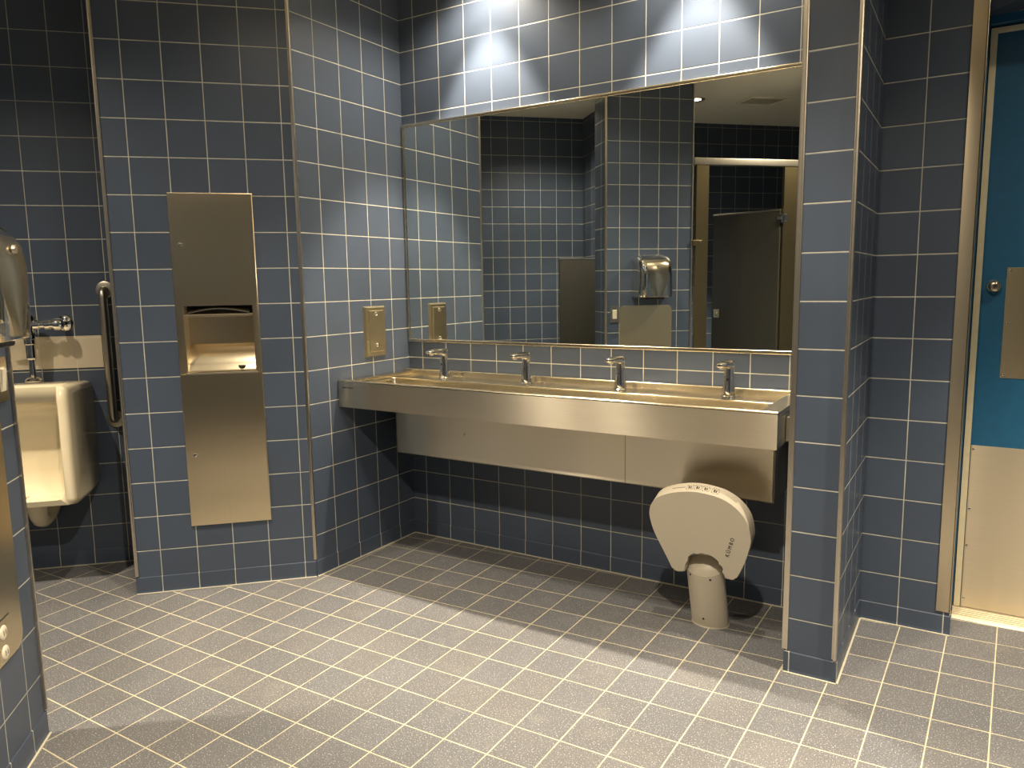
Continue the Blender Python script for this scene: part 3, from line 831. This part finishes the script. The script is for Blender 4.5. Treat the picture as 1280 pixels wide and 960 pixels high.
# ------------------------------------------------------------------ toilet stall (seen in the mirror)
st = thing('toilet_stall', 'toilet stall front with a grey door standing ajar, seen in the mirror', 'toilet stall', (F_DRY @ V((1.1, 0.0, 0)))[:])
for a, b_ in ((0.700, 0.800), (1.425, 1.70)):
    m = MB(F); m.box((a, -0.016, 0.0), (b_, 0.016, 2.19), 0.003); pil = m.build('pilaster', M['bronze'], st, 40)
    m = MB(F); m.box((a-0.003, -0.020, 0.002), (b_+0.003, 0.020, 0.085), 0.003); m.build('shoe', M['satin'], pil, 40)
m = MB(F); m.box((0.678, -0.024, 2.170), (1.70, 0.024, 2.222), 0.006); m.build('head_rail', M['trim'], st, 40)
th = math.radians(60); HS = 1.415
FD = F_DRY @ Matrix.Translation((HS, 0, 0)) @ Matrix.Rotation(th, 4, 'Z')
m = MB(FD); m.box((-0.58, -0.0125, 0.30), (-0.004, 0.0125, 1.85), 0.002); sd = m.build('stall_door', M['grey_panel'], st, 40)
m = MB(FD); m.box((-0.582, -0.0140, 1.846), (-0.003, 0.0140, 1.858), 0.002); m.build('top_edge', M['trim'], sd, 40)
m = MB(FD)
m.box((-0.555, 0.0125, 1.02), (-0.50, 0.030, 1.09), 0.004); m.lathe([(0.0005, 0.05), (0.011, 0.049), (0.013, 0.03)], (-0.53, 0, 1.055), 'y', 20); m.build('latch', M['polished'], sd, 40)
for z in (1.79, 0.42):
    m = MB(F); m.cyl((HS, 0.018, z-0.035), (HS, 0.018, z+0.035), 0.011, n=18); m.box((HS+0.004, 0.014, z-0.028), (HS+0.042, 0.024, z+0.028), 0.003); m.box((HS-0.040, 0.010, z-0.012), (HS, 0.020, z+0.012), 0.003); m.build('hinge', M['chrome'], st, 45)
m = MB(F); m.box((0.672, 0.014, 1.585), (0.745, 0.030, 1.625), 0.003); kb = m.build('wall_bracket', M['bronze'], st, 40)
m = MB(F); m.lathe([(0.0005, 0.034), (0.005, 0.033), (0.006, 0.028)], (0.735, 0, 1.605), 'y', 14); m.build('screw', M['chrome'], kb, 40)

ps = thing('privacy_screen', 'grey privacy screen standing out from the alcove side wall, seen in the mirror', 'partition', (F_DRY @ V((0.18, -1.127, 0.3)))[:])
yy = -(3.4 - 1.807) / S2
m = MB(F); m.box((-0.012, yy-0.012, 0.32), (0.366, yy+0.012, 1.528), 0.002); sp_ = m.build('screen_panel', M['grey_panel'], ps, 40)
m = MB(F); m.box((-0.014, yy-0.014, 1.524), (0.366, yy+0.014, 1.538), 0.003); m.build('top_edge', M['trim'], ps, 40)
for z in (0.5, 1.35):
    m = MB(F); m.box((0.330, yy-0.03, z-0.03), (0.3685, yy+0.03, z+0.03), 0.004); m.build('wall_bracket', M['satin'], ps, 40)

# ------------------------------------------------------------------ ceiling grille and downlights
cv = thing('ceiling_grille', 'square ceiling air grille reflected at the top right of the mirror', 'air grille', (F_DRY @ V((1.45, -0.36, CEIL)))[:])
FG = frame_mat((0.88, -3.67), (R2, -R2), (R2, R2))
m = MB(FG); 
for a, b_ in (((-0.17,-0.13,CEIL-0.012),(0.17,-0.11,CEIL)), ((-0.17,0.11,CEIL-0.012),(0.17,0.13,CEIL)), ((-0.17,-0.11,CEIL-0.012),(-0.15,0.11,CEIL)), ((0.15,-0.11,CEIL-0.012),(0.17,0.11,CEIL))):
    m.box(a, b_, 0.002)
m.build('frame', M['ceiling'], cv, 40)
m = MB(FG)
for k in range(7):
    y = -0.09 + 0.03*k
    m.prism([(y-0.010, CEIL-0.002), (y+0.008, CEIL-0.010), (y+0.009, CEIL-0.009), (y-0.009, CEIL-0.001)], 'x', -0.15, 0.15)
m.build('louvre', M['ceiling'], cv)

WARM = (1.0, 0.86, 0.66)
def downlight(x, y, label, spots):
    t = thing('recessed_downlight', label, 'ceiling light', (x, y, CEIL), 'recessed downlights')
    m = MB(); m.lathe([(0.048, CEIL-0.0005), (0.078, CEIL-0.0005), (0.080, CEIL-0.004), (0.074, CEIL-0.008), (0.056, CEIL-0.006), (0.050, CEIL-0.002)], (x, y, 0), 'z', 36); m.build('trim_ring', M['trim'], t, 40)
    m = MB(); m.lathe([(0.0005, CEIL-0.003), (0.047, CEIL-0.003), (0.047, CEIL-0.0005), (0.0005, CEIL-0.0005)], (x, y, 0), 'z', 32); m.build('lamp_lens', M['lens'], t, 40)
    for ang_, blend, power in spots:
        L = bpy.data.lights.new('downlight_beam', 'SPOT'); L.energy = power; L.color = WARM
        L.spot_size = math.radians(ang_); L.spot_blend = blend; L.shadow_soft_size = 0.035
        lo = bpy.data.objects.new('downlight_beam', L); C.objects.link(lo)
        lo.location = (x, y, CEIL - 0.035); lo.parent = t; lo.matrix_parent_inverse = world(t).inverted()
P = 1.0
sinkspot = [(62, 0.35, 250*P), (34, 1.0, 150*P), (136, 0.7, 46*P)]
room = [(88, 0.6, 115*P), (150, 0.7, 20*P)]
downlight(0.54, -0.185, 'recessed downlight in the ceiling above the left half of the sink', sinkspot[:2] + [(136, 0.7, 60*P)])
downlight(1.54, -0.185, 'recessed downlight in the ceiling above the right half of the sink', sinkspot)
downlight(0.52, -1.42, 'recessed downlight in front of the angled towel dispenser wall', [(80, 0.7, 112*P), (140, 0.7, 26*P)])
downlight(1.84, -1.31, 'recessed downlight over the middle of the open floor', room)
downlight(3.30, -0.80, 'recessed downlight in front of the blue door', [(78, 0.7, 520*P), (150, 0.7, 40*P)])
downlight(0.43, -3.30, 'recessed downlight inside the toilet stall, reflected beside the dryer wall edge', [(70, 0.6, 760*P), (140, 0.6, 8*P)])
downlight(-0.359, -2.48, 'recessed downlight in the urinal alcove ceiling', [(80, 0.7, 220*P), (140, 0.7, 95*P)])
downlight(2.20, -2.60, 'added fill downlight near the rear wall, unseen behind the camera', [(84, 0.6, 260*P), (150, 0.7, 230*P)])  # added lamp out of view, lifts the mirrored dryer wall and rear ceiling

w = bpy.data.worlds.new('World'); SC.world = w; w.use_nodes = True
w.node_tree.nodes['Background'].inputs[0].default_value = (0.5, 0.45, 0.35, 1)
w.node_tree.nodes['Background'].inputs[1].default_value = 0.0

# ------------------------------------------------------------------ camera
yaw, pitch, roll = math.radians(31.8767), math.radians(7.67895), math.radians(-0.8937)
fw = V((-math.sin(yaw)*math.cos(pitch), math.cos(yaw)*math.cos(pitch), -math.sin(pitch)))
rt = V((math.cos(yaw), math.sin(yaw), 0)); up_ = rt.cross(fw)
r_ = rt*math.cos(roll) + up_*math.sin(roll); u_ = -rt*math.sin(roll) + up_*math.cos(roll)
cd = bpy.data.cameras.new('camera'); cam = bpy.data.objects.new('camera', cd); C.objects.link(cam)
cam.matrix_world = Matrix(((r_.x, u_.x, -fw.x, 2.5361), (r_.y, u_.y, -fw.y, -3.0603), (r_.z, u_.z, -fw.z, 1.33254), (0, 0, 0, 1)))
cd.sensor_fit = 'HORIZONTAL'; cd.sensor_width = 36; cd.lens = 938.168/1280*36; cd.clip_start = 0.02
SC.camera = cam
vs = SC.view_settings
SC.display_settings.display_device = 'sRGB'
vs.view_transform = 'Standard'; vs.look = 'None'; vs.gamma = 1.0; vs.use_curve_mapping = False
vs.exposure = 0.0
SC.cycles.use_denoising = True
